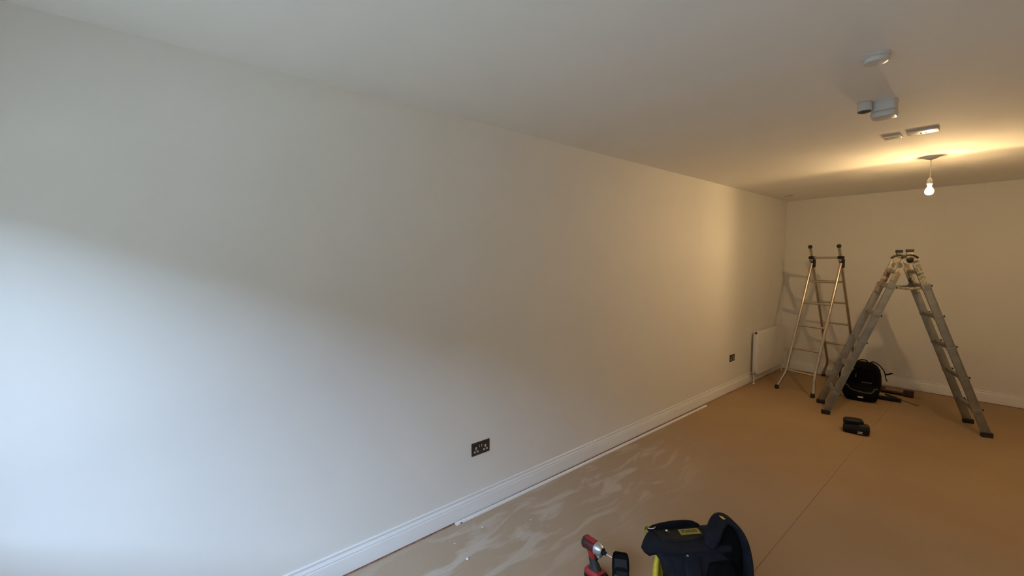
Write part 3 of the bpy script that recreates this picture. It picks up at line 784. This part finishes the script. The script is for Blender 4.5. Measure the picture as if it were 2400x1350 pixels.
    bm = B(); box(bm, P(.062, -.030, .0665), (.012, .004, .004), bev=.001); new_obj('mark', bm, M_PALE, bs)
    bm = B(); tube(bm, smooth_path([P(.016, .004, .112), P(.026, .006, .104), P(.036, .006, .088), P(.042, .004, .068)], 5), .0022, 8); new_obj('lanyard', bm, M_BLACKP, a)
driver()

# ------------------------------------------------------------------ black pouch standing between driver and backpack
def pouch():
    up = V((0, 0, 1)); O = V((1.004, 1.784, 0))
    u = V((.80, .60, 0)); n = V((-.60, .80, 0))
    def P(x, y, z): return O + u * x + n * y + up * z
    R = Matrix((u, n, up)).transposed()
    a = empty('tool_pouch', O, 'small black rounded pouch standing open between red driver and yellow-trimmed backpack', 'pouch')
    bm = B(); rings = []
    for z, hx, hy, dy in [(.0005, .036, .030, 0), (.008, .041, .036, 0), (.060, .043, .038, 0), (.085, .0425, .030, .009), (.115, .041, .020, .018), (.136, .038, .013, .024), (.144, .030, .008, .026)]:
        rings.append(ring(bm, P(0, dy, z), R, superell(hx, hy, 4.5, 32)))
    skin(bm, rings); b = new_obj('shell', bm, M_BLACKC, a)
    # padded back panel facing the camera with a raised rim, and the dark mouth below it
    tl = Matrix.Rotation(math.radians(-24), 3, 'X')
    bm = B(); box(bm, P(0, -.0085, .104), (.062, .004, .050), R @ tl, bev=.0018); new_obj('inner_panel', bm, M_PANEL, b)
    bm = B()
    pth = [(-.039, .075), (-.039, .105), (-.036, .132), (-.026, .142), (0, .144), (.026, .142), (.036, .132), (.039, .105), (.039, .075)]
    def onf(x, z): return P(x, -.014 + (z - .075) * .47, z)
    sweep(bm, smooth_path([onf(x, z) for x, z in pth], 4), superell(.0045, .0045, 2, 10), side=n); new_obj('rim', bm, M_MESHC, b)
    bm = B(); box(bm, P(.006, -.0315, .070), (.058, .006, .026), R @ Matrix.Rotation(math.radians(-18), 3, 'X'), bev=.002); new_obj('mouth', bm, M_DARK, b)
    bm = B(); box(bm, P(-.010, -.040, .036), (.060, .006, .052), R @ Matrix.Rotation(math.radians(-4), 3, 'X') @ Matrix.Rotation(math.radians(20), 3, 'Y'), bev=.002); new_obj('front_flap', bm, M_GREYRUB, b)
pouch()

# ------------------------------------------------------------------ navy backpack with yellow trim in the foreground
def backpack_near():
    up = V((0, 0, 1)); u = V((.56, .8285, 0)); v = V((.8285, -.56, 0)); O = V((1.355, 1.830, 0))
    def P(a_, b_, z): return O + u * a_ + v * b_ + up * z
    R = Matrix((u, v, up)).transposed()
    a = empty('backpack', O, 'navy tool backpack with yellow trim and padded straps in the foreground', 'backpack')
    bm = B(); rings = []
    for z, ca, cb, ha, hb in [(.001, .045, 0, .118, .095), (.015, .042, 0, .134, .115), (.10, .040, 0, .142, .120), (.20, .036, 0, .145, .116), (.28, .024, -.004, .156, .108), (.33, .004, -.008, .170, .098), (.365, -.012, -.012, .170, .080), (.385, -.014, -.014, .150, .055)]:
        rings.append(ring(bm, P(ca, cb, z), R, superell(ha, hb, 3.4, 48)))
    skin(bm, rings); body = new_obj('body', bm, M_NAVY, a)
    # top flap that overhangs to a point at the left end
    def top(a_, b_): return .392 - .20 * (a_ * .5 + .02) ** 2 - 2.2 * b_ * b_ - (.0 if a_ > -.15 else (a_ + .15) ** 2 * 9)
    bm = B(); rows = []; NA, NB = 26, 12
    for i in range(NA):
        a_ = -.225 + .385 * i / (NA - 1)
        k = min(1.0, max(.0, (a_ + .232) / .11)) ** .65
        w0, w1 = -.095 * k - .002, .085 * k + .002
        rows.append([bm.verts.new(P(a_, w0 + (w1 - w0) * j / (NB - 1) - .022, top(a_, w0 + (w1 - w0) * j / (NB - 1)) + .010)) for j in range(NB)])
    for i in range(NA - 1):
        for j in range(NB - 1): bm.faces.new((rows[i][j], rows[i][j + 1], rows[i + 1][j + 1], rows[i + 1][j]))
    fl = new_obj('top_flap', bm, M_NAVY, a, smooth=60); md = fl.modifiers.new('thickness', 'SOLIDIFY'); md.thickness = .034; md.offset = -1
    # coated panel with the yellow badge
    bm = B(); rows = []
    for i in range(15):
        a_ = -.145 + .215 * i / 14
        w0, w1 = -.092, .018 + .020 * math.sin(math.pi * i / 14)
        rows.append([bm.verts.new(P(a_, w0 + (w1 - w0) * j / 8 - .022, top(a_, w0 + (w1 - w0) * j / 8) + .0135)) for j in range(9)])
    for i in range(14):
        for j in range(8): bm.faces.new((rows[i][j], rows[i][j + 1], rows[i + 1][j + 1], rows[i + 1][j]))
    pn = new_obj('badge_panel', bm, M_LEATHER, fl, smooth=60); md = pn.modifiers.new('thickness', 'SOLIDIFY'); md.thickness = .006; md.offset = -1
    bm = B(); cpos = P(.010, -.040, top(.010, -.018) + .0165)
    nz = V((0, 0, 1)) + v * .10; Rb = Matrix((u, -(u.cross(nz.normalized())) * -1, nz.normalized())).transposed()
    yb = nz.normalized().cross(u); Rb = Matrix((u, yb, nz.normalized())).transposed()
    box(bm, cpos, (.098, .034, .004), Rb, bev=.0012); bd = new_obj('badge', bm, M_BADGE, pn); bd['label'] = 'yellow name badge'
    me = text_mesh('STANLEY', .0215, .0005); me.materials.append(M_BLACKP); 
    tx = bpy.data.objects.new('lettering', me); COL.objects.link(tx)
    tm = Rb.to_4x4(); tm.translation = cpos + nz.normalized() * .0024
    sc = Matrix.Diagonal((.88, 1.1, 1, 1))
    tx.matrix_world = tm @ sc
    tx.parent = bd
    # carry handle along the far top edge
    bm = B(); sweep(bm, smooth_path([P(-.155, -.106, .372), P(-.135, -.106, .386), P(-.09, -.106, .396), P(-.02, -.106, .402), P(.045, -.106, .398), P(.085, -.104, .380)], 5), superell(.012, .020, 2.6, 14), side=v); new_obj('carry_handle', bm, M_BLACKC, a)
    bm = B(); sweep(bm, smooth_path([P(-.172, -.092, .372), P(-.180, -.108, .384), P(-.166, -.116, .394), P(-.148, -.112, .390)], 5), superell(.008, .003, 3, 10), side=up); hl = new_obj('handle_loop', bm, M_BADGE, a)
    bm = B(); tube(bm, smooth_path([P(-.165, -.10, .398), P(-.155, -.085, .405), P(-.140, -.085, .407), P(-.130, -.098, .404)], 4), .003, 8); new_obj('ring', bm, M_STEEL, hl)
    bm = B(); box(bm, P(.145, -.082, .392), (.042, .004, .030), R @ Matrix.Rotation(math.radians(30), 3, 'X'), bev=.001); new_obj('tab', bm, M_BADGE, a)
    # lock button and zip pull
    bm = B(); lathe(bm, P(-.095, -.055, top(-.095, -.033) + .013), (.1, -.1, 1), [(.016, 0), (.016, .003), (.007, .005), (.006, .008), (.001, .0085)], n=18); new_obj('press_stud', bm, M_BLACKP, fl)
    bm = B(); lathe(bm, P(-.095, -.055, top(-.095, -.033) + .021), (.1, -.1, 1), [(.0050, 0), (.0045, .002), (.001, .003)], n=14); new_obj('stud_cap', bm, M_PALE, fl)
    bm = B(); lathe(bm, P(-.055, .062, .362), (.3, -.5, .8), [(.004, -.012), (.011, -.006), (.013, .002), (.011, .009), (.004, .013)], n=18); new_obj('swivel_ball', bm, M_SILVER, a)
    bm = B(); tube(bm, smooth_path([P(-.045, .072, .352), P(-.035, .085, .32), P(-.045, .105, .26), P(-.05, .118, .19)], 5), .006, 8); new_obj('cord', bm, M_NAVY, a)
    # yellow side panel at the left end
    bm = B(); rows = []
    for i in range(13):
        z = .06 + .235 * i / 12
        sc_ = math.sin(math.pi * (i + .6) / 13.2) ** .5
        row = []
        for j in range(9):
            t = math.radians(186 + (262 - 186) * (.5 + (j / 8 - .5) * sc_))
            c_, s_ = math.cos(t), math.sin(t)
            ha, hb = .132 + .022 * math.sin(math.pi * i / 12), .126
            row.append(bm.verts.new(P(ha * math.copysign(abs(c_) ** (2 / 3.0), c_), hb * math.copysign(abs(s_) ** (2 / 3.0), s_), z)))
        rows.append(row)
    for i in range(12):
        for j in range(8): bm.faces.new((rows[i][j], rows[i][j + 1], rows[i + 1][j + 1], rows[i + 1][j]))
    sp_ = new_obj('side_panel', bm, M_YELLOW, a, smooth=60); md = sp_.modifiers.new('thickness', 'SOLIDIFY'); md.thickness = .018; md.offset = 0
    # creased front strap (left) and big padded strap arching over the right end
    bm = B(); sweep(bm, smooth_path([P(-.03, .060, .365), P(-.045, .085, .345), P(-.05, .118, .30), P(-.045, .140, .22), P(-.06, .150, .12), P(-.075, .140, .03)], 6), superell(.036, .013, 2.6, 18), side=u); new_obj('shoulder_strap', bm, M_NAVY, a)
    bm = B(); q = smooth_path([P(.055, .030, .385), P(.085, .020, .415), P(.125, -.010, .452), P(.168, -.030, .466), P(.205, -.015, .450), P(.226, .020, .405), P(.232, .050, .33), P(.225, .072, .24), P(.205, .090, .14), P(.175, .105, .04)], 6)
    sweep(bm, q, superell(.042, .013, 2.8, 20), side=v); s2 = new_obj('shoulder_strap', bm, M_NAVY, a)
    bm = B(); box(bm, P(.158, -.020, .4785), (.010, .034, .003), R @ Matrix.Rotation(math.radians(8), 3, 'X'), bev=.001); new_obj('strap_tab', bm, M_YELLOW, s2)
    bm = B(); sweep(bm, smooth_path([P(.229, .008, .262), P(.245, .060, .250), P(.236, .112, .238)], 4), superell(.005, .003, 2.5, 10), side=up); new_obj('strap_trim', bm, M_GREYTR, s2)
    bm = B(); tube(bm, smooth_path([P(.232, .060, .215), P(.262, .070, .235), P(.290, .080, .215), P(.298, .085, .16), P(.270, .090, .10)], 6), .0065, 8); new_obj('webbing_loop', bm, M_BLACKC, s2)
    # padded yoke that fills the arch of the right strap
    bm = B(); rings = []
    for z, ca, cb, ha, hb in [(.10, .12, .03, .080, .045), (.28, .132, .03, .09, .052), (.36, .135, .02, .088, .042), (.40, .148, .005, .075, .036), (.435, .160, -.012, .052, .030), (.452, .165, -.020, .030, .018)]:
        rings.append(ring(bm, P(ca, cb, z), R, superell(ha, hb, 2.6, 28)))
    skin(bm, rings); new_obj('padded_yoke', bm, M_MESHC, a)
    # mesh back panel between the straps
    bm = B(); rings = []
    for z, ha, hb in [(.02, .06, .012), (.06, .075, .022), (.2, .080, .026), (.30, .072, .024), (.345, .05, .012)]:
        rings.append(ring(bm, P(.085, .104 - max(0, z - .25) * .14, z), R, superell(ha, hb, 2.8, 24)))
    skin(bm, rings); new_obj('back_pad', bm, M_MESHC, a)
backpack_near()

# ------------------------------------------------------------------ plaster crumbs
for k, (x, y, r, lab) in enumerate([
        (.346, 1.272, .0085, 'largest white plaster crumb on the dusty floor, nearest the camera'),
        (.169, 1.506, .0062, 'white plaster sliver on the floor beside the near end of the trim strip'),
        (.186, 1.290, .0045, 'tiny white crumb on the floor between the baseboard and the largest crumb'),
        (.311, 1.790, .0045, 'tiny white speck on the dusty floor farthest from the camera')]):
    bm = B(); bmesh.ops.create_icosphere(bm, subdivisions=1, radius=r)
    rn = random.Random(k)
    for w in bm.verts:
        w.co *= rn.uniform(.7, 1.25); w.co.z *= .45; w.co.x *= 1.35
    zm = min(w.co.z for w in bm.verts)
    for w in bm.verts: w.co = Matrix.Rotation(rn.uniform(0, 3), 3, 'Z') @ w.co + V((x, y, -zm))
    tag(new_obj('plaster_chip', bm, M_PLASTER, smooth=20), lab, 'crumb', 'plaster crumbs on the dusty floor')
bpy.context.view_layer.update()
